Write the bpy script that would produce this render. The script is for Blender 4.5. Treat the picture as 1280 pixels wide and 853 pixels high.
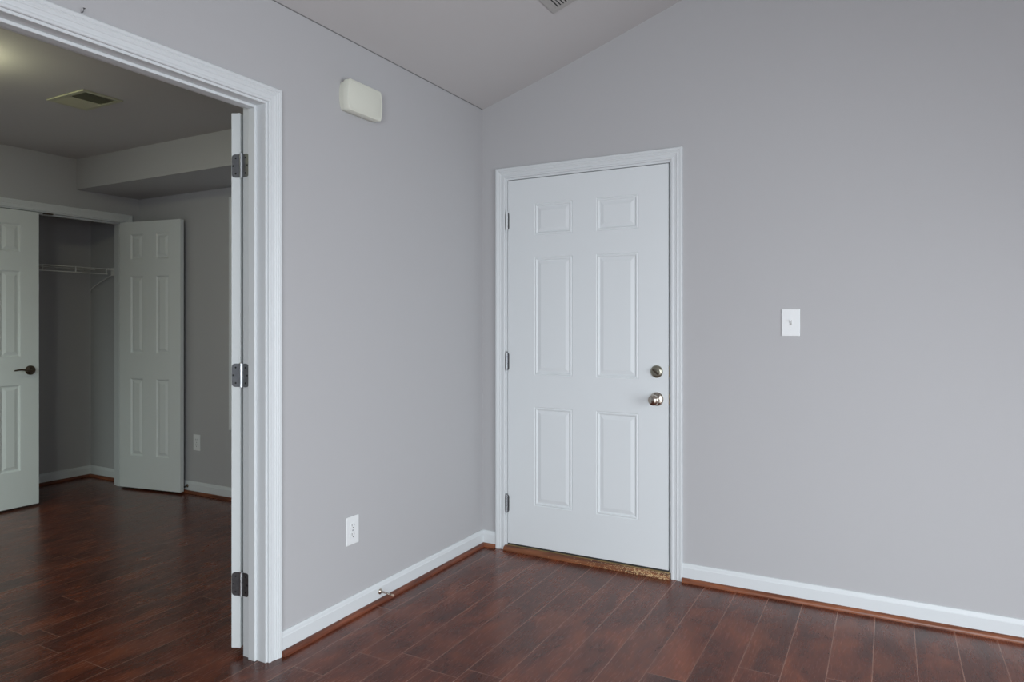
import bpy, bmesh, math, random
from mathutils import Vector, Matrix
random.seed(7)
PI = math.pi
for o in list(bpy.data.objects):
    bpy.data.objects.remove(o)
scn = bpy.context.scene
COL = scn.collection

# ------------------------------------------------------------ camera
cam_d = bpy.data.cameras.new('camera')
cam = bpy.data.objects.new('camera', cam_d)
COL.objects.link(cam)
cam.location = (2.0344, -3.382, 1.2662)
cam.rotation_euler = (PI / 2, 0, 0.4991)
cam_d.sensor_width = 36.0
cam_d.sensor_fit = 'HORIZONTAL'
cam_d.lens = 865.48 / 1280 * 36
cam_d.shift_y = -(426.5 - 403.5) / 1280
cam_d.clip_start = 0.02
scn.camera = cam

# ------------------------------------------------------------ light and exposure
scn.view_settings.view_transform = 'Standard'
scn.view_settings.look = 'None'
scn.view_settings.gamma = 1.0
scn.view_settings.use_curve_mapping = False
scn.view_settings.exposure = 0.0

world = bpy.data.worlds.new('sky')
scn.world = world
world.use_nodes = True
wn = world.node_tree.nodes
wn['Background'].inputs['Color'].default_value = (0.72, 0.83, 1.0, 1)
wn['Background'].inputs['Strength'].default_value = 0.7

SKY = (0.885, 0.94, 0.99)
def window_light(name, loc, rot, sx, sy, power, color=SKY, spread=PI):
    l = bpy.data.lights.new(name, 'AREA')
    l.shape = 'RECTANGLE'; l.size = sx; l.size_y = sy
    l.energy = power; l.color = color; l.spread = spread
    o = bpy.data.objects.new(name, l); COL.objects.link(o)
    o.location = loc; o.rotation_euler = rot
    return o
# daylight standing in the window openings (glass door in the rear wall, window in the right wall, bedroom window)
window_light('daylight_rear', (2.70, -5.34, 1.08), (PI / 2 - .38, 0, 0), 1.9, 1.9, 106, SKY, math.radians(140))
window_light('daylight_patio', (4.04, -2.20, 1.05), (PI / 2 - .42, 0, PI / 2), 2.0, 1.9, 64, SKY, math.radians(140))
window_light('daylight_bedroom', (-1.05, -3.86, 1.30), (PI / 2 - .34, 0, .98), 1.3, 1.3, 11.5, (0.84, 1.0, 0.95), math.radians(66))  # unseen window's beam, narrowed and turned to brighten the closet doors
LAMP_STRENGTH = 27

# ------------------------------------------------------------ materials
def mat(name, color, rough=0.5, metal=0.0, spec=0.5, bump=None, var=None, coat=0.0):
    m = bpy.data.materials.new(name); m.use_nodes = True
    nt = m.node_tree; b = nt.nodes['Principled BSDF']
    b.inputs['Base Color'].default_value = (*color, 1)
    b.inputs['Roughness'].default_value = rough
    b.inputs['Metallic'].default_value = metal
    b.inputs['Specular IOR Level'].default_value = spec
    b.inputs['Coat Weight'].default_value = coat
    tc = nt.nodes.new('ShaderNodeTexCoord')
    if bump:
        n = nt.nodes.new('ShaderNodeTexNoise'); n.inputs['Scale'].default_value = bump[0]
        n.inputs['Detail'].default_value = 3
        nt.links.new(tc.outputs['Object'], n.inputs['Vector'])
        bp = nt.nodes.new('ShaderNodeBump'); bp.inputs['Strength'].default_value = bump[1]
        bp.inputs['Distance'].default_value = bump[2]
        nt.links.new(n.outputs['Fac'], bp.inputs['Height'])
        nt.links.new(bp.outputs['Normal'], b.inputs['Normal'])
    if var:
        n = nt.nodes.new('ShaderNodeTexNoise'); n.inputs['Scale'].default_value = var[0]
        n.inputs['Detail'].default_value = 4
        nt.links.new(tc.outputs['Object'], n.inputs['Vector'])
        r = nt.nodes.new('ShaderNodeMix'); r.data_type = 'RGBA'
        r.inputs['A'].default_value = (*[c * (1 - var[1]) for c in color], 1)
        r.inputs['B'].default_value = (*[min(1, c * (1 + var[1])) for c in color], 1)
        nt.links.new(n.outputs['Fac'], r.inputs['Factor'])
        nt.links.new(r.outputs['Result'], b.inputs['Base Color'])
    return m

M = {}
M['wall'] = mat('wall_paint', (0.472, 0.472, 0.479), 0.75, spec=0.25, bump=(260, 0.12, 0.002), var=(1.2, 0.015))
M['ceiling'] = mat('ceiling_paint', (0.56, 0.55, 0.545), 0.85, spec=0.2, bump=(320, 0.15, 0.002))
M['trim'] = mat('trim_paint', (0.68, 0.71, 0.72), 0.38, spec=0.45, bump=(90, 0.015, 0.001))
M['door'] = mat('door_paint', (0.725, 0.76, 0.77), 0.42, spec=0.45, bump=(140, 0.05, 0.001))
M['door_in'] = mat('interior_door_paint', (0.735, 0.775, 0.77), 0.45, spec=0.4, bump=(140, 0.05, 0.001))
M['plastic'] = mat('white_plastic', (0.80, 0.82, 0.82), 0.3)
M['cream'] = mat('cream_plastic', (0.70, 0.71, 0.62), 0.4)
M['slot'] = mat('dark_slot', (0.03, 0.03, 0.03), 0.7)
M['gasket'] = mat('weatherstrip', (0.035, 0.035, 0.035), 0.8)
M['steel'] = mat('brushed_steel', (0.30, 0.31, 0.325), 0.38, metal=0.9, bump=(400, 0.1, 0.001), var=(60, 0.25))
M['dark_steel'] = mat('tarnished_steel', (0.16, 0.16, 0.165), 0.45, metal=0.85, var=(90, 0.45))
M['bright_steel'] = mat('polished_pin', (0.55, 0.57, 0.59), 0.35, metal=1.0)
M['nickel'] = mat('satin_nickel', (0.55, 0.50, 0.43), 0.2, metal=1.0)
M['nickel_dull'] = mat('aged_nickel', (0.36, 0.345, 0.28), 0.33, metal=1.0)
M['bronze'] = mat('dark_bronze', (0.13, 0.10, 0.075), 0.3, metal=0.9)
M['brass'] = mat('worn_brass', (0.42, 0.31, 0.15), 0.4, metal=0.9, var=(40, 0.4))
M['vent'] = mat('vent_paint', (0.42, 0.41, 0.39), 0.5)
M['vent_old'] = mat('old_vent_paint', (0.50, 0.50, 0.36), 0.5)
M['wire'] = mat('white_wire', (0.72, 0.72, 0.70), 0.4)
M['rubber'] = mat('tan_rubber', (0.42, 0.30, 0.23), 0.6)

def glass():
    m = bpy.data.materials.new('window_glass'); m.use_nodes = True
    nt = m.node_tree; nt.nodes.clear()
    out = nt.nodes.new('ShaderNodeOutputMaterial'); mx = nt.nodes.new('ShaderNodeMixShader')
    t = nt.nodes.new('ShaderNodeBsdfTransparent'); g = nt.nodes.new('ShaderNodeBsdfGlossy')
    g.inputs['Roughness'].default_value = 0.02
    mx.inputs[0].default_value = 0.06
    nt.links.new(t.outputs[0], mx.inputs[1]); nt.links.new(g.outputs[0], mx.inputs[2])
    nt.links.new(mx.outputs[0], out.inputs[0])
    return m
M['glass'] = glass()

def lamp_mat():
    m = bpy.data.materials.new('lamp_glass'); m.use_nodes = True
    b = m.node_tree.nodes['Principled BSDF']
    b.inputs['Base Color'].default_value = (0.9, 0.9, 0.8, 1)
    b.inputs['Emission Color'].default_value = (0.96, 0.96, 0.62, 1)
    b.inputs['Emission Strength'].default_value = LAMP_STRENGTH
    return m
M['lamp'] = lamp_mat()

def floor_mat():
    m = bpy.data.materials.new('laminate_planks'); m.use_nodes = True
    nt = m.node_tree; L = nt.links; N = nt.nodes.new
    b = nt.nodes['Principled BSDF']
    uv = N('ShaderNodeUVMap'); uv.uv_map = 'plank'          # metres along / across the plank
    sz = N('ShaderNodeUVMap'); sz.uv_map = 'size'           # length, width of the plank
    rnd = N('ShaderNodeUVMap'); rnd.uv_map = 'seed'
    def math_(op, a, c=None):
        n = N('ShaderNodeMath'); n.operation = op
        for i, v in enumerate((a, c)):
            if v is None: continue
            if isinstance(v, (int, float)): n.inputs[i].default_value = v
            else: L.new(v, n.inputs[i])
        return n.outputs[0]
    su = N('ShaderNodeSeparateXYZ'); L.new(uv.outputs[0], su.inputs[0])
    ss = N('ShaderNodeSeparateXYZ'); L.new(sz.outputs[0], ss.inputs[0])
    sr = N('ShaderNodeSeparateXYZ'); L.new(rnd.outputs[0], sr.inputs[0])
    dx = math_('MINIMUM', su.outputs[0], math_('SUBTRACT', ss.outputs[0], su.outputs[0]))
    dy = math_('MINIMUM', su.outputs[1], math_('SUBTRACT', ss.outputs[1], su.outputs[1]))
    d = math_('MINIMUM', dx, dy)
    seam = math_('LESS_THAN', d, 0.0013)
    # coordinates shifted by the plank's own seed
    cb = N('ShaderNodeCombineXYZ')
    L.new(math_('ADD', su.outputs[0], math_('MULTIPLY', sr.outputs[0], 37.0)), cb.inputs[0])
    L.new(math_('ADD', su.outputs[1], math_('MULTIPLY', sr.outputs[1], 53.0)), cb.inputs[1])
    def noise(scale, sx, sy, det, rough=0.55, dist=0.0):
        mp = N('ShaderNodeMapping'); mp.inputs['Scale'].default_value = (sx, sy, 1)
        L.new(cb.outputs[0], mp.inputs[0])
        n = N('ShaderNodeTexNoise'); n.inputs['Scale'].default_value = scale
        n.inputs['Detail'].default_value = det; n.inputs['Roughness'].default_value = rough
        n.inputs['Distortion'].default_value = dist
        L.new(mp.outputs[0], n.inputs['Vector'])
        return n.outputs['Fac']
    grain = noise(26, 0.40, 4.0, 6, 0.7, 0.8)
    cloud = noise(4.2, 0.9, 1.9, 5, 0.6, 0.5)
    mott = noise(60, 1.0, 1.2, 3, 0.6)
    fleck = noise(34, 0.7, 1.6, 2, 0.5)
    r1 = N('ShaderNodeValToRGB'); L.new(cloud, r1.inputs[0])
    r1.color_ramp.elements[0].position = 0.28; r1.color_ramp.elements[0].color = (0.052, 0.0130, 0.0075, 1)
    r1.color_ramp.elements[1].position = 0.74; r1.color_ramp.elements[1].color = (0.225, 0.058, 0.022, 1)
    e = r1.color_ramp.elements.new(0.5); e.color = (0.118, 0.0275, 0.0125, 1)
    r2 = N('ShaderNodeValToRGB'); L.new(math_('ADD', math_('MULTIPLY', grain, 0.6), math_('MULTIPLY', mott, 0.4)), r2.inputs[0])
    r2.color_ramp.elements[0].position = 0.36; r2.color_ramp.elements[0].color = (0.82, 0.81, 0.80, 1)
    r2.color_ramp.elements[1].position = 0.66; r2.color_ramp.elements[1].color = (1.14, 1.14, 1.12, 1)
    mx = N('ShaderNodeMix'); mx.data_type = 'RGBA'; mx.blend_type = 'MULTIPLY'; mx.inputs['Factor'].default_value = 1
    L.new(r1.outputs[0], mx.inputs['A']); L.new(r2.outputs[0], mx.inputs['B'])
    tone = N('ShaderNodeMix'); tone.data_type = 'RGBA'; tone.blend_type = 'MULTIPLY'; tone.inputs['Factor'].default_value = 1
    cbt = N('ShaderNodeCombineXYZ')
    tv = math_('ADD', math_('MULTIPLY', sr.outputs[0], 0.22), 0.90)
    for i in range(3): L.new(tv, cbt.inputs[i])
    L.new(mx.outputs['Result'], tone.inputs['A']); L.new(cbt.outputs[0], tone.inputs['B'])
    # a few dark knots
    kn = N('ShaderNodeTexVoronoi'); kn.inputs['Scale'].default_value = 2.6
    mpk = N('ShaderNodeMapping'); mpk.inputs['Scale'].default_value = (1.0, 2.2, 1)
    L.new(cb.outputs[0], mpk.inputs[0]); L.new(mpk.outputs[0], kn.inputs['Vector'])
    kd = math_('LESS_THAN', math_('ADD', kn.outputs['Distance'], math_('MULTIPLY', fleck, 0.10)), 0.092)
    dk = N('ShaderNodeMix'); dk.data_type = 'RGBA'
    L.new(math_('MULTIPLY', kd, 0.6), dk.inputs['Factor'])
    L.new(tone.outputs['Result'], dk.inputs['A']); dk.inputs['B'].default_value = (0.022, 0.011, 0.009, 1)
    sm = N('ShaderNodeMix'); sm.data_type = 'RGBA'
    L.new(math_('MULTIPLY', seam, math_('MULTIPLY', math_('ADD', noise(3.0, 1, 1, 2), math_('MULTIPLY', sr.outputs[1], 0.35)), 1.25)), sm.inputs['Factor'])
    L.new(dk.outputs['Result'], sm.inputs['A']); sm.inputs['B'].default_value = (0.36, 0.20, 0.15, 1)
    L.new(sm.outputs['Result'], b.inputs['Base Color'])
    b.inputs['Specular IOR Level'].default_value = 0.42
    rr = math_('ADD', math_('MULTIPLY', grain, 0.20), 0.16)
    L.new(rr, b.inputs['Roughness'])
    bp = N('ShaderNodeBump'); bp.inputs['Strength'].default_value = 0.09; bp.inputs['Distance'].default_value = 0.004
    L.new(math_('ADD', noise(9, 0.8, 2.6, 3, 0.5, 0.3), math_('MULTIPLY', seam, -0.3)), bp.inputs['Height'])
    L.new(bp.outputs[0], b.inputs['Normal'])
    return m
M['floor'] = floor_mat()

def wood_mat(name, dark, light, axis, worn=False):
    m = bpy.data.materials.new(name); m.use_nodes = True
    nt = m.node_tree; L = nt.links; N = nt.nodes.new
    b = nt.nodes['Principled BSDF']; tc = N('ShaderNodeTexCoord'); mp = N('ShaderNodeMapping')
    s = [60, 60, 60]; s[axis] = 5
    mp.inputs['Scale'].default_value = s
    L.new(tc.outputs['Object'], mp.inputs[0])
    n = N('ShaderNodeTexNoise'); n.inputs['Scale'].default_value = 1.0; n.inputs['Detail'].default_value = 5
    L.new(mp.outputs[0], n.inputs['Vector'])
    r = N('ShaderNodeValToRGB'); L.new(n.outputs['Fac'], r.inputs[0])
    r.color_ramp.elements[0].position = 0.32; r.color_ramp.elements[0].color = (*dark, 1)
    r.color_ramp.elements[1].position = 0.68; r.color_ramp.elements[1].color = (*light, 1)
    L.new(r.outputs[0], b.inputs['Base Color'])
    b.inputs['Roughness'].default_value = 0.4
    if worn:   # the finish is rubbed through to pale gold towards the latch side
        n2 = N('ShaderNodeTexNoise'); n2.inputs['Scale'].default_value = 1; n2.inputs['Detail'].default_value = 4
        mp2 = N('ShaderNodeMapping'); mp2.inputs['Scale'].default_value = (150, 260, 260)
        L.new(tc.outputs['Object'], mp2.inputs[0]); L.new(mp2.outputs[0], n2.inputs['Vector'])
        sp = N('ShaderNodeSeparateXYZ'); L.new(tc.outputs['Object'], sp.inputs[0])
        mr = N('ShaderNodeMapRange'); L.new(sp.outputs[0], mr.inputs[0])
        mr.inputs[1].default_value = 0.45; mr.inputs[2].default_value = 0.95
        mr.inputs[3].default_value = -0.12; mr.inputs[4].default_value = 0.06
        a = N('ShaderNodeMath'); a.operation = 'ADD'; L.new(n2.outputs['Fac'], a.inputs[0]); L.new(mr.outputs[0], a.inputs[1])
        g = N('ShaderNodeMath'); g.operation = 'GREATER_THAN'; L.new(a.outputs[0], g.inputs[0]); g.inputs[1].default_value = 0.60
        mx = N('ShaderNodeMix'); mx.data_type = 'RGBA'; L.new(g.outputs[0], mx.inputs['Factor'])
        L.new(r.outputs[0], mx.inputs['A']); mx.inputs['B'].default_value = (0.62, 0.45, 0.24, 1)
        L.new(mx.outputs['Result'], b.inputs['Base Color'])
    return m
M['wood_x'] = wood_mat('stained_wood_x', (0.085, 0.022, 0.010), (0.30, 0.100, 0.042), 0)
M['wood_y'] = wood_mat('stained_wood_y', (0.075, 0.020, 0.010), (0.22, 0.066, 0.032), 1)
M['wood_worn'] = wood_mat('worn_wood', (0.075, 0.022, 0.010), (0.27, 0.095, 0.035), 0, True)

# ------------------------------------------------------------ helpers
def tag(o, label=None, cat=None, group=None, kind=None):
    if label: o['label'] = label
    if cat: o['category'] = cat
    if group: o['group'] = group
    if kind: o['kind'] = kind
    return o
def empty(name, loc=(0, 0, 0), rz=0.0):
    o = bpy.data.objects.new(name, None); COL.objects.link(o)
    o.location = loc; o.rotation_euler = (0, 0, rz); o.empty_display_size = 0.05
    return o
class MB:
    def __init__(s): s.bm = bmesh.new()
    def box(s, x0, x1, y0, y1, z0, z1):
        x0, x1 = sorted((x0, x1)); y0, y1 = sorted((y0, y1)); z0, z1 = sorted((z0, z1))
        v = [s.bm.verts.new(p) for p in ((x0, y0, z0), (x1, y0, z0), (x1, y1, z0), (x0, y1, z0), (x0, y0, z1), (x1, y0, z1), (x1, y1, z1), (x0, y1, z1))]
        for f in ((0, 3, 2, 1), (4, 5, 6, 7), (0, 1, 5, 4), (1, 2, 6, 5), (2, 3, 7, 6), (3, 0, 4, 7)):
            s.bm.faces.new([v[i] for i in f])
        return s
    def prism(s, pts, ext):
        """closed polygon of 3-D points pushed along the vector ext"""
        e = Vector(ext)
        a = [s.bm.verts.new(p) for p in pts]; b = [s.bm.verts.new(Vector(p) + e) for p in pts]
        n = len(pts)
        s.bm.faces.new(a[::-1]); s.bm.faces.new(b)
        for i in range(n): s.bm.faces.new((a[i], a[(i + 1) % n], b[(i + 1) % n], b[i]))
        return s
    def lathe(s, prof, o=(0, 0, 0), axis=(0, 0, 1), seg=32):
        """prof: (radius, distance along axis)"""
        ax = Vector(axis).normalized(); u = ax.orthogonal().normalized(); w = ax.cross(u); o = Vector(o)
        rings = []
        for r, h in prof:
            if r < 1e-6: rings.append([s.bm.verts.new(o + ax * h)])
            else: rings.append([s.bm.verts.new(o + ax * h + (u * math.cos(2 * PI * k / seg) + w * math.sin(2 * PI * k / seg)) * r) for k in range(seg)])
        for A, B in zip(rings, rings[1:]):
            for k in range(seg):
                k2 = (k + 1) % seg
                if len(A) == 1 and len(B) == 1: continue
                if len(A) == 1: s.bm.faces.new((A[0], B[k2], B[k]))
                elif len(B) == 1: s.bm.faces.new((A[k], A[k2], B[0]))
                else: s.bm.faces.new((A[k], A[k2], B[k2], B[k]))
        for R, fl in ((rings[0], True), (rings[-1], False)):
            if len(R) > 1: s.bm.faces.new(R[::-1] if fl else R)
        return s
    def cyl(s, a, b, r, seg=16):
        a = Vector(a); d = Vector(b) - a
        return s.lathe([(r, 0), (r, d.length)], a, d, seg)
    def tube(s, pts, r, seg=8):
        pts = [Vector(p) for p in pts]
        rr = r if isinstance(r, (list, tuple)) else [r] * len(pts)
        rings = []; u = None
        for i, p in enumerate(pts):
            t = (pts[min(i + 1, len(pts) - 1)] - pts[max(i - 1, 0)]).normalized()
            u = t.orthogonal().normalized() if u is None else (u - t * u.dot(t)).normalized()
            w = t.cross(u)
            rings.append([s.bm.verts.new(p + (u * math.cos(2 * PI * k / seg) + w * math.sin(2 * PI * k / seg)) * rr[i]) for k in range(seg)])
        for A, B in zip(rings, rings[1:]):
            for k in range(seg): s.bm.faces.new((A[k], A[(k + 1) % seg], B[(k + 1) % seg], B[k]))
        s.bm.faces.new(rings[0][::-1]); s.bm.faces.new(rings[-1])
        return s
    def build(s, name, m, parent=None, bevel=0.0, smooth=False, seg=2):
        bmesh.ops.recalc_face_normals(s.bm, faces=s.bm.faces[:])
        me = bpy.data.meshes.new(name); s.bm.to_mesh(me); s.bm.free()
        me.materials.append(m)
        o = bpy.data.objects.new(name, me); COL.objects.link(o)
        if parent: o.parent = parent
        if smooth:
            for p in me.polygons: p.use_smooth = True
            try: me.set_sharp_from_angle(angle=math.radians(38))
            except Exception: pass
        if bevel:
            b = o.modifiers.new('bevel', 'BEVEL'); b.width = bevel; b.segments = seg; b.limit_method = 'ANGLE'; b.angle_limit = math.radians(40)
        return o
def struct(o, label, cat):
    return tag(o, label, cat, kind='structure')

# ------------------------------------------------------------ room numbers (metres)
H0 = 2.480               # main room ceiling at the left wall
CEIL = [(-0.0, 2.480), (0.12, 2.515), (0.25, 2.554), (0.35, 2.585), (0.45, 2.616), (0.60, 2.666), (0.80, 2.733), (1.137, 2.848), (2.20, 3.203), (3.90, 2.64)]
WT = 0.12                # wall thickness
OY0, OY1, OZ = -1.5627, -3.10, 2.0805     # faces of the opening's jamb, and its head
RX0, RX1, RY0 = 0.0, 3.90, -5.2
BX, BC, BY = -3.155, 2.456, -3.72         # bedroom: closet wall, ceiling, rear wall
CX, CY = -3.765, -0.02                    # closet: rear wall, right side wall
CJ0, CJ1, CJZ = -0.125, -1.330, 2.036     # closet opening jamb faces and head
EX0, EX1, EZ0, EZ1 = 0.1643, 1.0736, 0.0371, 2.0565   # entry slab
JT = 0.018

# ------------------------------------------------------------ floor: every plank cut to its place
def build_floor():
    bm = bmesh.new(); uvp = bm.loops.layers.uv.new('plank'); uvs = bm.loops.layers.uv.new('size'); uvr = bm.loops.layers.uv.new('seed')
    W = 0.144; LEN = 1.38
    known = {0: -1.528, 2: -1.255, -1: -0.959, -5: -1.872, -6: -1.256, -7: -1.885, -9: -1.868,
             1: -1.33, 3: -1.31, 4: -1.24, 5: -1.33, 6: -1.22, 7: -1.30, 8: -0.95, 9: -1.25, 10: -0.75, 11: -1.16, 12: -0.68, 13: -1.05, 14: -0.76, 15: -1.20, 16: -0.9}
    R = random.Random(11)
    k = -28
    while 0.108 + k * W < 3.9:
        x0 = 0.108 + k * W; x1 = x0 + W
        j = known.get(k, -R.random() * LEN)
        y = j + LEN * 2
        while y > -5.3:
            y0, y1 = y - LEN, y
            a, b_ = max(y0, -5.2), min(y1, 0.14)
            xa, xb = max(x0, -3.8), min(x1, 3.9)
            s = (R.random(), R.random())
            if b_ - a > 0.001 and xb > xa:
                vs = [bm.verts.new(p) for p in ((xa, a, 0), (xb, a, 0), (xb, b_, 0), (xa, b_, 0))]
                f = bm.faces.new(vs)
                for lp, (px, py) in zip(f.loops, ((xa, a), (xb, a), (xb, b_), (xa, b_))):
                    lp[uvp].uv = (py - y0, px - x0); lp[uvs].uv = (LEN, W); lp[uvr].uv = s
            y -= LEN
        k += 1
    # slab under the planks gives the floor its thickness
    me = bpy.data.meshes.new('floor'); bm.to_mesh(me); bm.free(); me.materials.append(M['floor'])
    o = bpy.data.objects.new('floor', me); COL.objects.link(o)
    s = o.modifiers.new('thick', 'SOLIDIFY'); s.thickness = 0.02; s.offset = -1
    return struct(o, 'dark reddish brown laminate plank floor running through both rooms', 'floor')
build_floor()

# ------------------------------------------------------------ walls
def ceil_z(x):
    for (xa, za), (xb, zb) in zip(CEIL, CEIL[1:]):
        if xa <= x <= xb: return za + (zb - za) * (x - xa) / (xb - xa)
    return CEIL[-1][1]
WX0, WX1, WZ0, WZ1 = -2.040, -1.15, 0.56, 2.10        # bedroom window opening in the exterior wall
hx0, hx1, hz = EX0 - 0.003 - JT, EX1 + 0.003 + JT, EZ1 + 0.003 + JT
# the exterior wall (back wall of both rooms)
w = MB()
cols = [(0.0, hx0, 0.0), (hx0, hx1, hz), (hx1, 4.02, 0.0)]
for xa, xb, zb in cols:
    pts = [(xa, 0, zb), (xb, 0, zb), (xb, 0, ceil_z(min(xb, 3.9)) + 0.02)]
    for x, z in reversed(CEIL):
        if xa < x < xb: pts.append((x, 0, z + 0.02))
    pts.append((xa, 0, ceil_z(xa) + 0.02))
    w.prism(pts, (0, WT, 0))
struct(w.build('wall_back', M['wall']), 'grey gable wall with the white six panel entry door', 'wall')
w = MB()
w.box(CX - WT, WX0, 0, WT, 0, 2.6).box(WX1, 0.0, 0, WT, 0, 2.6).box(WX0, WX1, 0, WT, 0, WZ0).box(WX0, WX1, 0, WT, WZ1, 2.6)
struct(w.build('wall_bedroom_back', M['wall']), 'shaded grey bedroom wall behind the open closet door', 'wall')
# left wall with the double door opening
w = MB()
w.box(-WT, 0, OY0 + JT, 0, 0, H0 + 0.02)
w.box(-WT, 0, RY0, OY1 - JT, 0, H0 + 0.02)
w.box(-WT, 0, OY1 - JT, OY0 + JT, OZ + JT, H0 + 0.02)
struct(w.build('wall_left', M['wall']), 'grey wall between the main room and the bedroom, with the doorbell chime', 'wall')
# right and rear walls of the main room
w = MB()
w.box(3.90, 4.02, RY0, -3.25, 0, 2.66).box(3.90, 4.02, -1.15, 0, 0, 2.66).box(3.90, 4.02, -3.25, -1.15, 2.10, 2.66)
struct(w.build('wall_right', M['wall']), 'grey wall on the right side of the main room with the glass patio door', 'wall')
w = MB()
for xa, xb, zb in [(-WT, 1.70, 0.0), (1.70, 3.70, 2.10), (3.70, 4.02, 0.0)]:
    pts = [(xa, RY0, zb), (xb, RY0, zb), (xb, RY0, ceil_z(min(xb, 3.9)) + 0.02)]
    for x, z in reversed(CEIL):
        if max(xa, 0.01) < x < xb: pts.append((x, RY0, z + 0.02))
    pts.append((xa, RY0, ceil_z(max(xa, 0)) + 0.02))
    w.prism(pts, (0, -WT, 0))
struct(w.build('wall_rear', M['wall']), 'grey wall behind the viewer with a glass door', 'wall')
# ceiling of the main room
pts = [(x, 0.0, z) for x, z in CEIL] + [(x, 0.0, z + 0.12) for x, z in reversed(CEIL)]
w = MB(); w.prism(pts, (0, RY0, 0))
c = w.build('ceiling_main', M['ceiling'], smooth=True)
c.name = 'ceiling'
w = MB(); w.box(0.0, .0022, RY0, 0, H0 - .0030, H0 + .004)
w.build('crack_shade_line', mat('crack_shade', (0.20, 0.20, 0.20), 0.9), c)  # dark strip painted in for the shadow crack between wall and ceiling
struct(c, 'sloped pale grey ceiling of the main room', 'ceiling')
# bedroom shell
w = MB(); w.box(BX, -WT, BY, 0, BC, BC + 0.1)
struct(w.build('ceiling_bedroom', M['ceiling']), 'flat shaded ceiling of the bedroom', 'ceiling')
w = MB(); w.box(CX, BX - WT, -2.2, 0, BC, BC + 0.1)
struct(w.build('ceiling_closet', M['ceiling']), 'dark ceiling inside the bedroom closet', 'ceiling')
w = MB()
w.box(BX - WT, BX, CJ0 + JT, 0, 0, BC + .1).box(BX - WT, BX, BY, CJ1 - JT, 0, BC + .1).box(BX - WT, BX, CJ1 - JT, CJ0 + JT, CJZ + JT, BC + .1)
struct(w.build('wall_closet_front', M['wall']), 'grey bedroom wall around the closet doors', 'wall')
w = MB(); w.box(CX - WT, CX, -2.3, 0, 0, BC + .1)
struct(w.build('wall_closet_rear', M['wall']), 'dark grey rear wall inside the closet', 'wall')
w = MB(); w.box(CX, BX - WT, CY, 0, 0, BC)
struct(w.build('wall_closet_side', M['wall']), 'dark grey side wall inside the closet, under the end of the wire shelf', 'wall')
w = MB(); w.box(CX, BX - WT, -2.3, -2.2, 0, BC)
struct(w.build('wall_closet_far_side', M['wall']), 'hidden far side wall of the closet', 'wall')
w = MB()
w.box(BX - WT, -1.70, BY - WT, BY, 0, BC + .1).box(-.40, -WT, BY - WT, BY, 0, BC + .1).box(-1.70, -.40, BY - WT, BY, 0, .7).box(-1.70, -.40, BY - WT, BY, 2.0, BC + .1)
struct(w.build('wall_bedroom_rear', M['wall']), 'bedroom wall facing the exterior wall, with a window', 'wall')
w = MB(); w.box(BX, -WT, -0.4765, 0, 2.234, BC)
struct(w.build('trim_soffit', M['wall']), 'boxed soffit dropped below the bedroom ceiling along the wall', 'soffit')

# ------------------------------------------------------------ casings, jambs, baseboards
PROF = [(0, 0), (0, .0085), (.002, .0105), (.007, .0115), (.010, .0112), (.0125, .0088), (.016, .0098), (.026, .0105), (.0275, .0125), (.031, .0138), (.0335, .0125), (.036, .0135), (.040, .0160), (.043, .0148), (.045, .0168), (.0535, .0175), (.0565, .0155), (.0572, .012), (.0572, 0)]
def casing(name, label, a0, a1, top, wall, sill=None):
    """wall(a, z, h) gives the 3-D point: a along the wall, z up, h off the wall. a0<a1: inner edges"""
    bm = bmesh.new()
    z0 = 0.0 if sill is None else sill
    def ring(h):
        out = []
        for o, t in PROF:
            if sill is None: q = {0: (a0 - o, 0), 1: (a0 - o, top + o), 2: (a1 + o, top + o), 3: (a1 + o, 0)}[h]
            else: q = {0: (a0 - o, z0 - o), 1: (a0 - o, top + o), 2: (a1 + o, top + o), 3: (a1 + o, z0 - o)}[h]
            out.append(bm.verts.new(wall(q[0], q[1], t)))
        return out
    R = [ring(i) for i in range(4)]
    pairs = [(0, 1), (1, 2), (2, 3)] + ([(3, 0)] if sill is not None else [])
    n = len(PROF)
    for i, j in pairs:
        for k in range(n):
            k2 = (k + 1) % n
            bm.faces.new((R[i][k], R[i][k2], R[j][k2], R[j][k]))
    if sill is None:
        bm.faces.new(R[0]); bm.faces.new(R[3][::-1])
    w = MB(); w.bm.free(); w.bm = bm
    return struct(w.build(name, M['trim']), label, 'door casing' if sill is None else 'window casing')
casing('trim_1', 'white moulded casing around the entry door', EX0 - .0145, EX1 + .0145, EZ1 + .0145, lambda a, z, h: (a, -h, z))
casing('trim_2', 'white moulded casing around the wide opening to the bedroom', OY1 - .0085, OY0 + .0085, OZ + .0085, lambda a, z, h: (h, a, z))
casing('trim_3', 'white moulded casing around the bedroom closet', CJ1 - .006, CJ0 + .006, CJZ + .007, lambda a, z, h: (BX + h, a, z))
casing('trim_4', 'white moulded casing on the bedroom side of the wide opening', OY1 - .0085, OY0 + .0085, OZ + .0085, lambda a, z, h: (-WT - h, a, z))

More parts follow.
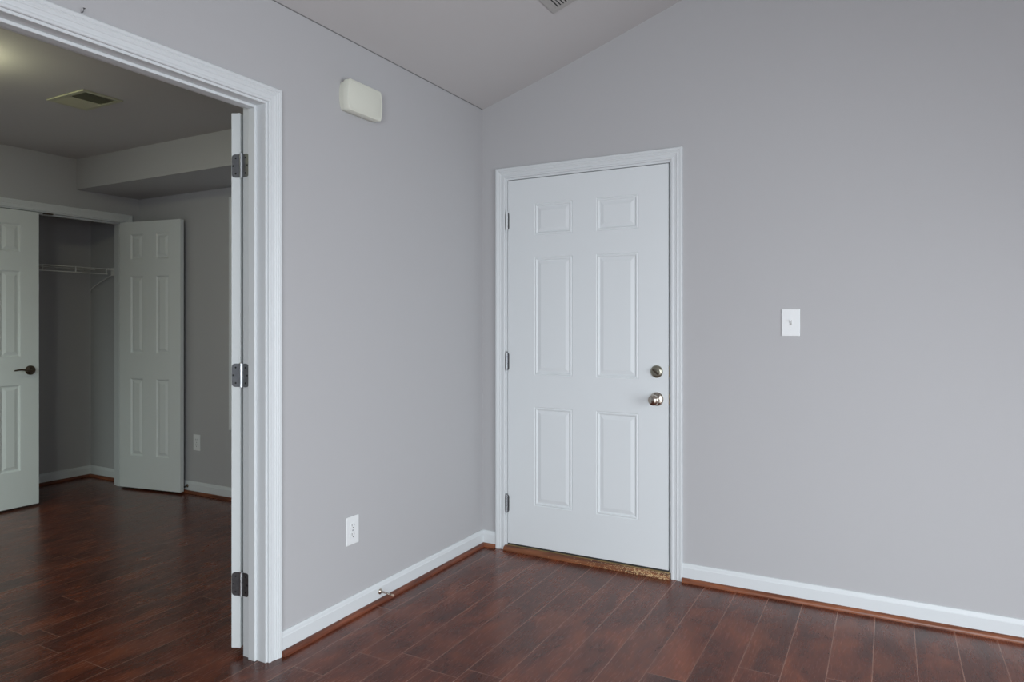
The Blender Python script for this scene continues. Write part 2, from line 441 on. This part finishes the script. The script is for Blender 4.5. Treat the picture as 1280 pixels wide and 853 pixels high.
# entry jamb: frame behind the slab, flush with the wall
jx0, jx1, jz = EX0 - .003, EX1 + .0055, EZ1 + .0035
w = MB()
w.box(jx0 - JT, jx0, 0, WT, 0, jz + JT).box(jx1, jx1 + JT, 0, WT, 0, jz + JT).box(jx0, jx1, 0, WT, jz, jz + JT)
w.box(jx0, jx0 + .012, .052, WT, 0, jz).box(jx1 - .012, jx1, .052, WT, 0, jz).box(jx0, jx1, .052, WT, jz - .012, jz)
j = struct(w.build('trim_5', M['trim'], bevel=.001), 'white jamb in which the entry door hangs', 'door jamb')
w = MB()
w.box(jx0 + .0, jx0 + .012, .047, .052, .03, jz).box(jx1 - .012, jx1, .047, .052, .03, jz).box(jx0, jx1, .047, .052, jz - .012, jz)
w.build('weatherstrip', M['gasket'], j)
# unseen light tight panel added outside the door
w = MB(); w.box(jx0 - .06, jx1 + .06, WT, WT + .03, -.02, jz + .06)
struct(w.build('light_block_panel', M['trim']), 'unseen panel added to keep light out of the entry door frame', 'trim')

# jamb of the wide opening with its stop
w = MB()
w.box(-WT, 0, OY0, OY0 + JT, 0, OZ + JT).box(-WT, 0, OY1 - JT, OY1, 0, OZ + JT).box(-WT, 0, OY1, OY0, OZ, OZ + JT)
j = struct(w.build('trim_7', M['trim'], bevel=.0012), 'white jamb lining the wide opening to the bedroom', 'door jamb')
w = MB()
w.box(-.080, -.045, OY0 - .011, OY0, 0, OZ).box(-.080, -.045, OY1, OY1 + .011, 0, OZ).box(-.080, -.045, OY1 + .011, OY0 - .011, OZ - .011, OZ)
w.build('door_stop_strip', M['trim'], j, bevel=.002)
# closet jamb
w = MB()
w.box(BX - WT, BX, CJ0, CJ0 + JT, 0, CJZ + JT).box(BX - WT, BX, CJ1 - JT, CJ1, 0, CJZ + JT).box(BX - WT, BX, CJ1, CJ0, CJZ, CJZ + JT)
w.box(BX - .075, BX - .040, CJ0 - .011, CJ0, 0, CJZ).box(BX - .075, BX - .040, CJ1, CJ0, CJZ - .011, CJZ)
j = struct(w.build('trim_8', M['trim'], bevel=.001), 'white jamb lining the closet opening', 'door jamb')
w = MB(); w.box(BX - .034, BX - .006, -.690, -.632, CJZ - .009, CJZ + .001)
w.build('catch_plate', M['bronze'], j, bevel=.002)

def board(name, label, p0, p1, n, h=.0884, t=.012, m=None, cat='baseboard'):
    """n: direction the board faces"""
    p0 = Vector((*p0, 0)); p1 = Vector((*p1, 0)); n = Vector((*n, 0)); Z = Vector((0, 0, 1))
    prof = [(0, 0), (t, 0), (t, h - .020), (t * .82, h - .016), (t * .70, h - .008), (t * .45, h - .001), (t * .30, h), (0, h)]
    w = MB(); w.prism([p0 + n * a + Z * b for a, b in prof], p1 - p0)
    return struct(w.build(name, m or M['trim']), label, cat)
def qround(name, label, p0, p1, n, m):
    p0 = Vector((*p0, 0)); p1 = Vector((*p1, 0)); n = Vector((*n, 0)); Z = Vector((0, 0, 1))
    prof = [(0, 0)] + [(.013 * math.cos(a) + .004 * (1 if a < 1.5 else 0), .015 * math.sin(a) + .004) for a in [i * PI / 2 / 6 for i in range(7)]]
    prof = [(0, 0), (.017, 0), (.017, .005), (.0155, .011), (.012, .016), (.007, .0195), (0, .0205)]
    w = MB(); w.prism([p0 + n * a + Z * b for a, b in prof], p1 - p0)
    return struct(w.build(name, m), label, 'trim')
cxl, cxr = EX0 - .0145 - .0572, EX1 + .0145 + .0572
cyr = OY0 + .0085 + .0572
board('baseboard_left', 'white baseboard on the left grey wall, beside the wide opening', (0, cyr), (0, 0), (1, 0))
board('baseboard_back', 'short white baseboard between the room corner and the entry door', (0, 0), (cxl, 0), (0, -1))
board('baseboard_right', 'long white baseboard right of the entry door', (cxr, 0), (3.9, 0), (0, -1))
board('baseboard_bedroom', 'white baseboard on the shaded bedroom wall behind the open closet door', (BX, 0), (-WT, 0), (0, -1))
board('baseboard_closet_rear', 'white baseboard along the rear of the closet', (CX, -2.2), (CX, CY), (1, 0))
board('baseboard_closet_side', 'white baseboard on the side wall of the closet', (CX, CY), (BX - WT, CY), (0, -1))
board('baseboard_closet_front', 'white baseboard on the bedroom wall left of the closet doors', (BX, BY), (BX, CJ1 - .064), (1, 0))
board('baseboard_bedroom_rear', 'white baseboard under the bedroom window, left of the view', (BX, BY), (-WT, BY), (0, 1))
board('baseboard_far_left', 'white baseboard on the left wall behind the viewer', (0, RY0), (0, OY1 - .0657), (1, 0))
qround('trim_9', 'brown stained shoe moulding under the left baseboard', (.012, cyr + .002), (.012, -.012), (1, 0), M['wood_y'])
qround('trim_10', 'short brown shoe moulding in the corner left of the entry door', (.012, -.012), (cxl, -.012), (0, -1), M['wood_x'])
qround('trim_11', 'long brown shoe moulding right of the entry door', (cxr + .001, -.012), (3.9, -.012), (0, -1), M['wood_x'])
qround('trim_12', 'brown shoe moulding along the bedroom wall', (BX, -.012), (-WT, -.012), (0, -1), M['wood_x'])
qround('trim_13', 'brown shoe moulding at the rear of the closet', (CX + .012, -2.2), (CX + .012, CY - .012), (1, 0), M['wood_y'])
qround('trim_14', 'brown shoe moulding at the side of the closet', (CX + .012, CY - .012), (BX - WT, CY - .012), (0, -1), M['wood_x'])

# threshold of the entry door
w = MB(); w.box(jx0, jx1, -.004, WT, 0, .029)
th = struct(w.build('trim_15', M['brass'], bevel=.003), 'worn brass and brown wood threshold under the entry door', 'threshold')
w = MB(); w.box(jx0, jx1, .004, .040, .029, .035)
w.build('sweep_seal', M['gasket'], th)
prof = [(-.002, 0), (-.030, 0), (-.030, .006), (-.027, .014), (-.020, .020), (-.010, .0245), (-.002, .026)]
w = MB(); w.prism([(EX0 - .014, a, b) for a, b in prof], (EX1 + .012 - EX0 + .014, 0, 0))
w.build('wood_nosing', M['wood_worn'], th, smooth=True)

# ------------------------------------------------------------ panelled doors
def slab(w, h, t, panels, prof, name, m, parent):
    """local: x 0..w, z 0..h, front face at y=-t, rear face at y=0. panels: (x0,x1,z0,z1)"""
    bm = bmesh.new()
    xs = sorted({0, w} | {p[0] for p in panels} | {p[1] for p in panels})
    zs = sorted({0, h} | {p[2] for p in panels} | {p[3] for p in panels})
    vd = {}
    def V(x, y, z):
        k = (round(x, 6), round(y, 6), round(z, 6))
        if k not in vd: vd[k] = bm.verts.new(k)
        return vd[k]
    for face, s in ((-t, -1), (0, 1)):
        for xa, xb in zip(xs, xs[1:]):
            for za, zb in zip(zs, zs[1:]):
                mx, mz = (xa + xb) / 2, (za + zb) / 2
                if any(p[0] < mx < p[1] and p[2] < mz < p[3] for p in panels): continue
                q = [V(xa, face, za), V(xb, face, za), V(xb, face, zb), V(xa, face, zb)]
                bm.faces.new(q if s < 0 else q[::-1])
        for p in panels:
            loops = []
            for ins, dep in prof:
                y = face + s * dep
                loops.append([V(p[0] + ins, y, p[2] + ins), V(p[1] - ins, y, p[2] + ins), V(p[1] - ins, y, p[3] - ins), V(p[0] + ins, y, p[3] - ins)])
            for A, B in zip(loops, loops[1:]):
                for k in range(4):
                    q = [A[k], A[(k + 1) % 4], B[(k + 1) % 4], B[k]]
                    bm.faces.new(q if s < 0 else q[::-1])
            bm.faces.new(loops[-1] if s < 0 else loops[-1][::-1])
    def side(pts):
        for a, b_ in zip(pts, pts[1:]):
            bm.faces.new((V(a[0], -t, a[1]), V(b_[0], -t, b_[1]), V(b_[0], 0, b_[1]), V(a[0], 0, a[1])))
    side([(x, 0) for x in xs][::-1]); side([(x, h) for x in xs])
    side([(0, z) for z in zs]); side([(w, z) for z in zs][::-1])
    W = MB(); W.bm.free(); W.bm = bm
    return W.build(name, m, parent, bevel=.0012, seg=1)
P_STEEL = [(0, 0), (.003, -.0035), (.0065, -.0005), (.012, -.0005), (.0165, -.0050), (.021, -.0055), (.040, -.0010)]
P_MOLD = [(0, 0), (.004, -.001), (.011, -.0085), (.018, -.0090), (.038, -.0015)]

def leaf(mb, hh, wid, thick, pin, dirv, nrm):
    """hinge leaf with rounded outer corners, lying along dirv from pin, facing nrm"""
    pin = Vector(pin); d = Vector(dirv).normalized(); n = Vector(nrm).normalized(); Z = Vector((0, 0, 1))
    r = .014; pts = [(0, -hh / 2), (wid - r, -hh / 2)]
    pts += [(wid - r + r * math.sin(a), -hh / 2 + r - r * math.cos(a)) for a in [PI / 2 * i / 5 for i in range(1, 6)]]
    pts += [(wid - r + r * math.cos(a), hh / 2 - r + r * math.sin(a)) for a in [PI / 2 * i / 5 for i in range(0, 6)]]
    pts += [(0, hh / 2)]
    mb.prism([pin + d * a + Z * b for a, b in pts], n * thick)
def screws(parent, hh, wid, pin, dirv, nrm, m):
    pin = Vector(pin); d = Vector(dirv).normalized(); n = Vector(nrm).normalized(); Z = Vector((0, 0, 1))
    for a, b in ((.5, .33), (.78, 0), (.5, -.33)):
        c = pin + d * (wid * a) + Z * (hh * b)
        s = MB(); s.lathe([(.0036, -.0004), (.0036, .0006), (.002, .0009), (0, .0007)], c, n, 12)
        s.build('screw', m, parent, smooth=True)
def barrel(parent, hh, pin, m, tip=True, r=.0058):
    pin = Vector(pin); mb = MB(); seg = hh / 5
    for k in range(5):
        z0 = -hh / 2 + seg * k
        mb.cyl(pin + Vector((0, 0, z0 + .0006)), pin + Vector((0, 0, z0 + seg - .0006)), r, 14)
    mb.cyl(pin + Vector((0, 0, -hh / 2 - .002)), pin + Vector((0, 0, hh / 2 + .002)), r * .6, 10)
    mb.lathe([(r * .95, 0), (r * 1.05, .002), (r * .6, .005), (0, .006)], pin + Vector((0, 0, hh / 2)), (0, 0, 1), 14)
    return mb.build('barrel', m, parent, smooth=True)

# entry door (door_1): origin at its hinge side foot, local = world axes
d1 = struct(empty('door_1', (EX0, 0.045, EZ0)), 'closed white six panel entry door with knob and deadbolt', 'door')
ew, eh = EX1 - EX0, EZ1 - EZ0
ep = []
for a, b_ in ((.1655, .3905), (.5275, .7545)):
    for c0, c1 in ((.266, .805), (.980, 1.623), (1.744, 1.917)): ep.append((a, b_, c0 - EZ0, c1 - EZ0))
slab(ew, eh, .045, ep, P_STEEL, 'door_slab', M['door'], d1)
for z in (1.832, 1.050, .258):
    hp = Vector((-.0025, -.045 - .0075, z - EZ0))
    mb = MB(); leaf(mb, .100, .010, .0022, hp + Vector((.002, .004, 0)), (1, 0, 0), (0, 1, 0)); leaf(mb, .100, .0085, .0022, hp + Vector((-.002, .004, 0)), (-1, 0, 0), (0, 1, 0))
    hg = mb.build('hinge', M['dark_steel'], d1)
    barrel(hg, .100, hp, M['steel'] if z < 1.5 else M['trim'], r=.0062)
# knob and deadbolt
kx, kz = 1.0143 - EX0, .884 - EZ0
mb = MB(); mb.lathe([(.0345, -.001), (.0345, .003), (.031, .007), (.017, .0095), (.0125, .013), (.0115, .028), (.014, .034), (.022, .040), (.0265, .049), (.0275, .056), (.025, .064), (.017, .0695), (.007, .0715), (0, .072)], (kx, -.045, kz), (0, -1, 0), 40)
kn = mb.build('door_knob', M['nickel'], d1, smooth=True)
mb = MB(); mb.box(kx - .006, kx + .006, -.045 - .0735, -.045 - .0715, kz - .0015, kz + .0015)
mb.build('lock_button', M['nickel_dull'], kn, bevel=.0005)
dz = 1.0215 - EZ0
mb = MB(); mb.lathe([(.0315, -.001), (.0315, .004), (.030, .008), (.024, .0125), (.020, .0135), (.019, .0120), (.010, .0122), (.0085, .018), (0, .018)], (kx, -.045, dz), (0, -1, 0), 40)
db = mb.build('deadbolt', M['nickel_dull'], d1, smooth=True)
mb = MB(); a = math.radians(-38); c, s = math.cos(a), math.sin(a)
pts = [(-.019, -.0025), (.012, -.0045), (.019, -.003), (.019, .003), (.012, .0045), (-.019, .0025)]
mb.prism([(kx + x * c - z * s, -.045 - .017, dz + x * s + z * c) for x, z in pts], (0, -.014, 0))
mb.build('thumb_turn', M['bronze'], db, bevel=.0012)
for z in (.884, 1.0215):
    mb = MB(); mb.box(ew - .0005, ew + .0012, -.034, -.010, z - EZ0 - .028, z - EZ0 + .028)
    mb.build('latch_plate', M['brass'], d1)
# strike plates sit on the jamb, seen in the gap as dark notches
for z in (.884, 1.0215):
    mb = MB(); mb.box(jx1 - .0012, jx1 + .0008, .004, .036, z - .030, z + .030)
    mb.build('strike_plate', M['bronze'], bpy.data.objects['trim_5'])

SIX = lambda w, mg, pw: [(a, b_, c0, c1) for a, b_ in ((mg, mg + pw), (w - mg - pw, w - mg)) for c0, c1 in ((.243, .832), (1.018, 1.605), (1.728, 1.924))]

# bedroom leaf (door_2), swung open about 150 degrees
A2 = math.radians(156)
pin2 = Vector((-WT - .008, OY0 - .003, 0))
# local x runs along the leaf away from the hinge; closed it points to -y; swings clockwise
ang = -PI / 2 - A2
d2 = struct(empty('door_2', (pin2.x, pin2.y, .028), ang), 'white bedroom door leaf folded back from the wide opening, three hinges on its edge', 'door')
w2 = .755
# in the closed pose (rz=-90deg) local +y points to world +x, so the slab occupies local y .008 .. .043
hold = empty('leaf_body', (0, 0, 0)); hold.parent = d2
sl = slab(w2, 2.036, .035, SIX(w2, .115, .20), P_MOLD, 'door_slab', M['door_in'], d2)
sl.location = (.003, .0395, 0)
bpy.data.objects.remove(hold)
ja = Vector((0, -1, 0))
R2 = Matrix.Rotation(-ang, 3, 'Z')
for z in (1.862, 1.066, .272):
    hh = .089
    mb = MB(); zz = z - .028
    # leaf on the slab's hinge edge (local x=.003 face, running along local +y)
    leaf(mb, hh, .035, .0018, (.003, .002, zz), (0, 1, 0), (-1, 0, 0))
    # leaf on the jamb face (world +x from the pin, facing -y)
    jd = R2 @ Vector((1, 0, 0)); jn = R2 @ Vector((0, -1, 0)); jp = R2 @ (Vector((-WT - .004, OY0 + .0002, 0)) - Vector((pin2.x, pin2.y, 0))); jp.z = zz
    leaf(mb, hh, .036, .0018, jp, jd, jn)
    hg = mb.build('hinge', M['dark_steel'] if z < .5 else M['steel'], d2)
    screws(hg, hh, .035, (.0012, .004, zz), (0, 1, 0), (-1, 0, 0), M['slot'])
    screws(hg, hh, .036, jp + jn * .0018, jd, jn, M['slot'])
    barrel(hg, hh, (0, 0, zz), M['bright_steel'], r=.0052)

# closet doors: door_3 open (right leaf), door_4 closed (left leaf with the lever)
pin3 = Vector((BX + .010, CJ0 - .001, 0)); A3 = math.radians(99)
d3 = struct(empty('door_3', (pin3.x, pin3.y, .014), -PI / 2 + A3), 'white six panel closet door standing open against the shaded wall', 'door')
w3 = .592
sl = slab(w3, 2.016, .035, SIX(w3, .107, .127), P_MOLD, 'door_slab', M['door_in'], d3)
sl.location = (.003, -.008, 0)
for z in (1.83, 1.03, .25):
    mb = MB(); leaf(mb, .089, .030, .0018, (.0028, -.006, z), (0, -1, 0), (-1, 0, 0))
    hg = mb.build('hinge', M['steel'], d3); barrel(hg, .089, (0, 0, z), M['steel'])
w4 = .588
d4 = struct(empty('door_4', (BX - .002 + .012, -.7355 - w4 - .003, .014), PI / 2), 'closed white six panel closet door with a dark lever handle', 'door')
# local x -> world +y, local y -> world -x ; front face (local -y side) faces +x
sl = slab(w4, 2.016, .035, SIX(w4, .114, .127), P_MOLD, 'door_slab', M['door_in'], d4)
sl.location = (0.003, .035, 0)
lx, lz = w4 - .053, .940 - .014
mb = MB(); mb.lathe([(.0325, -.001), (.0325, .004), (.029, .009), (.016, .012), (.0115, .016), (.0105, .045), (0, .046)], (lx, 0, lz), (0, -1, 0), 32)
lv = mb.build('lever_handle', M['bronze'], d4, smooth=True)
pts = []; rr = []
for i in range(15):
    t = i / 14; pts.append((lx - .118 * t, -.045 - .004 * math.sin(PI * t), lz - .004 + .020 * max(0.0, t - .12) ** .8 * (1.0 if t < .6 else 1.0) - .034 * max(0.0, t - .66) ** 1.1)); rr.append(.0085 * (1 - .45 * t))
mb = MB(); mb.tube(pts, rr, 12); mb.build('lever', M['bronze'], lv, smooth=True)

# ------------------------------------------------------------ closet wire shelf
ws = tag(empty('wire_shelf', (-3.43, CY, 1.65)), 'white wire shelf with hanging rail fixed inside the dark closet', 'shelf')
def wpart(name, f, m=M['wire']):
    mb = MB(); f(mb); o = mb.build(name, m, ws, smooth=True); o.matrix_parent_inverse = Matrix.Identity(4)
    for v in o.data.vertices: v.co -= Vector((-3.43, CY, 1.65))
    return o
y0s, y1s = -2.19, -.085
wpart('front_rail', lambda q: q.tube([(-3.43, y0s, 1.693), (-3.43, y1s, 1.693)], .0032))
wpart('front_rail', lambda q: q.tube([(-3.43, y0s, 1.652), (-3.43, y1s, 1.652)], .0032))
for k in range(8):
    wpart('rail_tie', lambda q, y=-.095 - .235 * k: q.tube([(-3.43, y, 1.655), (-3.43, y, 1.693)], .0036))
def deck(q):
    y = -.10
    while y > -2.18:
        q.tube([(-3.43, y, 1.6955), (CX + .008, y, 1.6955)], .0014, 6); y -= .0254
    for x in (CX + .008, -3.60): q.tube([(x, y0s, 1.6955 - .003), (x, y1s, 1.6955 - .003)], .0028)
wpart('wire_deck', deck)
wpart('end_bracket', lambda q: q.box(-3.455, -3.405, CY - .022, CY - .0005, 1.642, 1.706).box(-3.44, -3.42, -.088, CY - .012, 1.684, 1.699))
wpart('support_arm', lambda q: q.tube([(-3.435, -.045, 1.648), (-3.58, -.045, 1.60), (-3.735, -.036, 1.545), (-3.752, -.036, 1.52)], .0042))

# ------------------------------------------------------------ wall fittings
def outlet(name, loc, rz, label, pw=.079, ph=.122):
    t = tag(empty(name, loc, rz), label, 'electrical outlet')          # local: faces -y
    mb = MB(); mb.box(-pw / 2, pw / 2, -.0055, -.0002, -ph / 2, ph / 2)
    mb.build('cover_plate', M['plastic'], t, bevel=.0028)
    for s in (-1, 1):
        zc = s * .0198; pts = []
        for k in range(24):
            a = 2 * PI * k / 24
            pts.append((.0172 * max(-1, min(1, 1.12 * math.cos(a))) , -.0050, zc + .0145 * max(-1, min(1, 1.12 * math.sin(a)))))
        mb = MB(); mb.prism(pts, (0, -.0022, 0)); r = mb.build('receptacle', M['plastic'], t, bevel=.0005)
        mb = MB()
        mb.box(-.0078, -.0056, -.0075, -.0060, zc - .001, zc + .0085).box(.0056, .0078, -.0075, -.0060, zc + .0002, zc + .0072)
        mb.cyl((0, -.0060, zc - .0078), (0, -.0075, zc - .0078), .0026, 10)
        mb.build('socket_slot', M['slot'], r)
    mb = MB(); mb.lathe([(.0033, 0), (.0033, .0008), (0, .0016)], (0, -.0052, 0), (0, -1, 0), 12); mb.build('screw', M['steel'], t)
    return t
outlet('electrical_outlet', (0, -1.0920, .3715), PI / 2, 'white duplex outlet on the left grey wall above the baseboard door stop')
outlet('electrical_outlet', (-2.461, 0, .379), 0, 'dim white duplex outlet on the bedroom wall beside the open closet door', .074, .118)

t = tag(empty('light_switch', (1.639, 0, 1.2665)), 'white light switch plate on the grey wall right of the entry door', 'light switch')
mb = MB(); mb.box(-.0395, .0395, -.0055, -.0002, -.062, .062); mb.build('cover_plate', M['plastic'], t, bevel=.0028)
mb = MB(); mb.box(-.0052, .0052, -.0060, -.0050, -.0122, .0122); mb.build('toggle_slot', M['vent'], t)
mb = MB(); mb.prism([(-.0042, -.005, -.004), (-.0042, -.005, .006), (-.0036, -.0175, .0125), (-.0036, -.0185, .0085)], (.0080, 0, 0)); mb.build('toggle', M['plastic'], t, bevel=.0008)
for z in (-.030, .030):
    mb = MB(); mb.lathe([(.0030, 0), (.0030, .0006), (0, .0013)], (0, -.0054, z), (0, -1, 0), 12); mb.build('screw', M['plastic'], t)

# doorbell chime: cover bowed out from a back plate, with rounded ends
t = tag(empty('doorbell_chime', (0, -1.0600, 2.226)), 'cream plastic doorbell chime box high on the left grey wall', 'doorbell chime')
def rrect(hw, hh, bow, n=6, r=.009):
    pts = []
    for sx, sz, a0 in ((1, 1, 0), (-1, 1, PI / 2), (-1, -1, PI), (1, -1, 3 * PI / 2)):
        for k in range(n + 1):
            a = a0 + PI / 2 * k / n
            pts.append([sx * (hw - r) + r * math.cos(a), sz * (hh - r) + r * math.sin(a)])
    for p in pts:   # ends bow outwards
        q = 1 - (p[1] / hh) ** 2
        if abs(p[0]) > hw * .6: p[0] += math.copysign(bow * q, p[0])
    out = []
    for p, q in zip(pts, pts[1:] + pts[:1]):
        out.append(p)
        if math.hypot(p[0] - q[0], p[1] - q[1]) > .05 and abs(p[0] - q[0]) < .02:
            for i in range(1, 8):
                z = p[1] + (q[1] - p[1]) * i / 8; out.append([math.copysign(abs(p[0] + (q[0] - p[0]) * i / 8) + bow * (1 - (z / hh) ** 2), p[0]), z])
    return out
def stack(mb, levels, hw, hh, bow):
    rings = []
    for off, x in levels:
        rings.append([mb.bm.verts.new((x, -p[0] * (1 - off / hw), p[1] * (1 - off / hh))) for p in rrect(hw, hh, bow)])
    for A, B in zip(rings, rings[1:]):
        n = len(A)
        for k in range(n): mb.bm.faces.new((A[k], A[(k + 1) % n], B[(k + 1) % n], B[k]))
    mb.bm.faces.new(rings[0][::-1]); mb.bm.faces.new(rings[-1])
mb = MB(); stack(mb, [(.003, .0003), (.003, .020)], .103, .064, .009)
mb.build('back_housing', M['cream'], t, smooth=True)
mb = MB(); stack(mb, [(.0, .0205), (0, .0215), (0, .0475), (.0015, .0500), (.009, .0520), (.0105, .0512), (.012, .0520)], .103, .0665, .008)
mb.build('cover', M['cream'], t, smooth=True)

# spring door stops
def doorstop(name, loc, rz, label, ln=.062, mm='nickel'):
    t = tag(empty(name, loc, rz), label, 'door stop')      # local: sticks out towards -y
    mb = MB(); mb.lathe([(.0125, 0), (.0125, .002), (.009, .006), (.006, .008), (0, .008)], (0, 0, 0), (0, -1, 0), 20)
    mb.build('base_disc', M[mm], t, smooth=True)
    pts = []
    n = 150
    for i in range(n):
        q = i / (n - 1); a = q * 2 * PI * 15
        pts.append((.0034 * math.cos(a), -.006 - ln * q, .0034 * math.sin(a) - .004 * q * q))
    mb = MB(); mb.tube(pts, .0009, 6); mb.build('spring', M[mm], t, smooth=True)
    mb = MB(); mb.lathe([(.0045, 0), (.0058, .002), (.0058, .010), (.004, .013), (0, .0135)], (0, -.004 - ln, -.004), (0, -1, 0), 16)
    mb.build('tip', M['rubber' if mm == 'nickel' else 'gasket'], t, smooth=True)
    return t
doorstop('spring_door_stop', (.012, -.919, .050), PI / 2, 'small spring door stop on the white baseboard below the outlet')
doorstop('spring_door_stop', (-2.555, -.012, .052), 0, 'small dark spring door stop beside the foot of the open closet door', .012, 'bronze')

# nail left over the casing of the wide opening
t = tag(empty('nail', (0, -2.2315, 2.1485)), 'small bent dark nail in the wall just above the opening casing', 'nail')
mb = MB(); mb.tube([(.004, 0, .006), (.010, .001, .0075), (.0135, .002, .016)], .0016, 8); mb.lathe([(.0035, 0), (.0035, .0012)], (.0135, .002, .016), (.1, .05, 1), 10)
mb.build('shank', M['dark_steel'], t)
t.name = 'nail'

# ------------------------------------------------------------ vents
def vent_main():
    sl_ = .327; th = math.atan(sl_)
    x0, y1 = .677, -.495
    t = tag(empty('ceiling_vent', (x0, y1, ceil_z(x0) - .0005)), 'pale grey slotted air vent on the sloped main ceiling', 'air vent')
    t.rotation_euler = (0, -math.atan((ceil_z(.9) - ceil_z(.68)) / .22), 0)
    Wd, Ln = .20, .36          # across the slope, along the wall
    mb = MB(); e = .028
    for a in ((0, Wd, -e, 0), (0, Wd, -Ln, -Ln + e), (0, e, -Ln + e, -e), (Wd - e, Wd, -Ln + e, -e)):
        mb.box(a[0], a[1], a[2], a[3], -.006, 0)
    mb.build('frame', M['vent'], t, bevel=.002)
    mb = MB(); mb.box(e, Wd - e, -Ln + e, -e, -.0012, -.0004); mb.build('duct_opening', M['slot'], t)
    k = 0
    x = e
    mb = MB()
    while x < Wd - e - .002:
        mb.box(x, x + .0085, -Ln + e, -e, -.0060, -.0036); x += .0144
    mb.build('louver_blades', M['vent'], t)
vent_main()
def vent_bed():
    x0, x1, y0, y1 = -1.90, -1.565, -1.335, -1.125
    t = tag(empty('ceiling_vent', ((x0 + x1) / 2, (y0 + y1) / 2, BC)), 'yellowed air vent with dark louvers on the bedroom ceiling', 'air vent')
    cx, cy = (x0 + x1) / 2, (y0 + y1) / 2; hw, hl = (x1 - x0) / 2, (y1 - y0) / 2; e = .024
    mb = MB()
    for a in ((-hw, hw, hl - e, hl), (-hw, hw, -hl, -hl + e), (-hw, -hw + e, -hl + e, hl - e), (hw - e, hw, -hl + e, hl - e)):
        mb.box(a[0], a[1], a[2], a[3], -.008, -.0004)
    mb.build('frame', M['vent_old'], t, bevel=.002)
    mb = MB(); mb.box(-hw + e, hw - e, -hl + e, hl - e, -.0010, -.0004); mb.build('duct_opening', M['slot'], t)
    for side, m_ in ((-1, M['vent_old']), (1, M['vent_old'])):
        mb = MB(); n = 9
        for k in range(n):
            xx = side * (.008 + (hw - e - .012) * (k + .5) / n)
            dxx = -.009 if side < 0 else .006
            mb.prism([(xx - dxx, -hl + e, -.0015), (xx - dxx + .0014, -hl + e, -.0015), (xx + dxx + .0014, -hl + e, -.0095), (xx + dxx, -hl + e, -.0095)], (0, 2 * (hl - e), 0))
        mb.build('louver_blades', m_, t)
vent_bed()

# ------------------------------------------------------------ bedroom ceiling lamp, outside the frame on the left
t = tag(empty('ceiling_lamp', (-1.55, -1.99, BC)), 'round flush ceiling lamp in the bedroom, left of the vent', 'ceiling lamp')
mb = MB(); mb.lathe([(.15, -.0004), (.155, -.02), (.15, -.028), (0, -.028)], (0, 0, 0), (0, 0, 1), 40); mb.build('pan', M['nickel_dull'], t, smooth=True)
mb = MB(); mb.lathe([(.14, -.027), (.145, -.04), (.13, -.07), (.09, -.095), (.04, -.108), (0, -.110)], (0, 0, 0), (0, 0, 1), 40); mb.build('lamp_shade', M['lamp'], t, smooth=True)

# ------------------------------------------------------------ windows that let the daylight in
def window(name, label, a0, a1, z0, z1, P, mull=1, rail=True):
    """P(a, z, d): a along the wall, d depth from the room face outwards"""
    def bx(mb, A0, A1, Z0, Z1, D0, D1):
        p = P(A0, Z0, D0); q = P(A1, Z1, D1); mb.box(p[0], q[0], p[1], q[1], p[2], q[2])
    mb = MB(); f = .05
    for A in ((a0, a0 + f, z0, z1), (a1 - f, a1, z0, z1), (a0 + f, a1 - f, z0, z0 + f), (a0 + f, a1 - f, z1 - f, z1)): bx(mb, *A, .03, .09)
    o = mb.build(name, M['trim'], bevel=.003)
    struct(o, label, 'window')
    mb = MB()
    for k in range(mull):
        c = a0 + (a1 - a0) * (k + 1) / (mull + 1); bx(mb, c - .03, c + .03, z0 + f, z1 - f, .04, .08)
    if rail: bx(mb, a0 + f, a1 - f, (z0 + z1) / 2 - .02, (z0 + z1) / 2 + .02, .041, .079)
    mb.build('sash_bar', M['trim'], o)
    mb = MB(); bx(mb, a0 + f - .005, a1 - f + .005, z0 + f - .005, z1 - f + .005, .058, .062); mb.build('pane', M['glass'], o)
window('window_1', 'wide glass patio door in the right wall', -3.25, -1.15, 0.0, 2.10, lambda a, z, d: (3.90 + d, a, z), 1, False)
window('window_2', 'wide glass door in the rear wall of the main room', 1.70, 3.70, 0.0, 2.10, lambda a, z, d: (a, RY0 - d, z), 1, False)
window('window_3', 'window in the rear wall of the bedroom', -1.70, -.40, .7, 2.0, lambda a, z, d: (a, BY - d, z), 0, True)
window('window_4', 'shaded bedroom window whose casing edge shows beside the folded door', WX0, WX1, WZ0, WZ1, lambda a, z, d: (a, d, z), 0, True)
casing('trim_16', 'casing of the bedroom window, its edge showing beside the folded door', WX0 - .004, WX1 + .004, WZ1 + .004, lambda a, z, h: (a, -h, z), WZ0 - .004)
# closed white blind hanging in the bedroom window
bl = tag(empty('window_blind', ((WX0 + WX1) / 2, .022, WZ1)), 'closed white slatted blind in the bedroom window', 'blind')
hwd = (WX1 - WX0) / 2 - .006
mb = MB(); mb.box(-hwd, hwd, -.014, .006, -.04, -.002); mb.build('head_rail', M['plastic'], bl)
mb = MB(); z = -.045
while z > -(WZ1 - WZ0) + .01:
    mb.prism([(-hwd, -.006, z), (-hwd, -.004, z + .001), (-hwd, .003, z - .027), (-hwd, .001, z - .028)], (2 * hwd, 0, 0)); z -= .024
mb.build('slats', M['plastic'], bl)
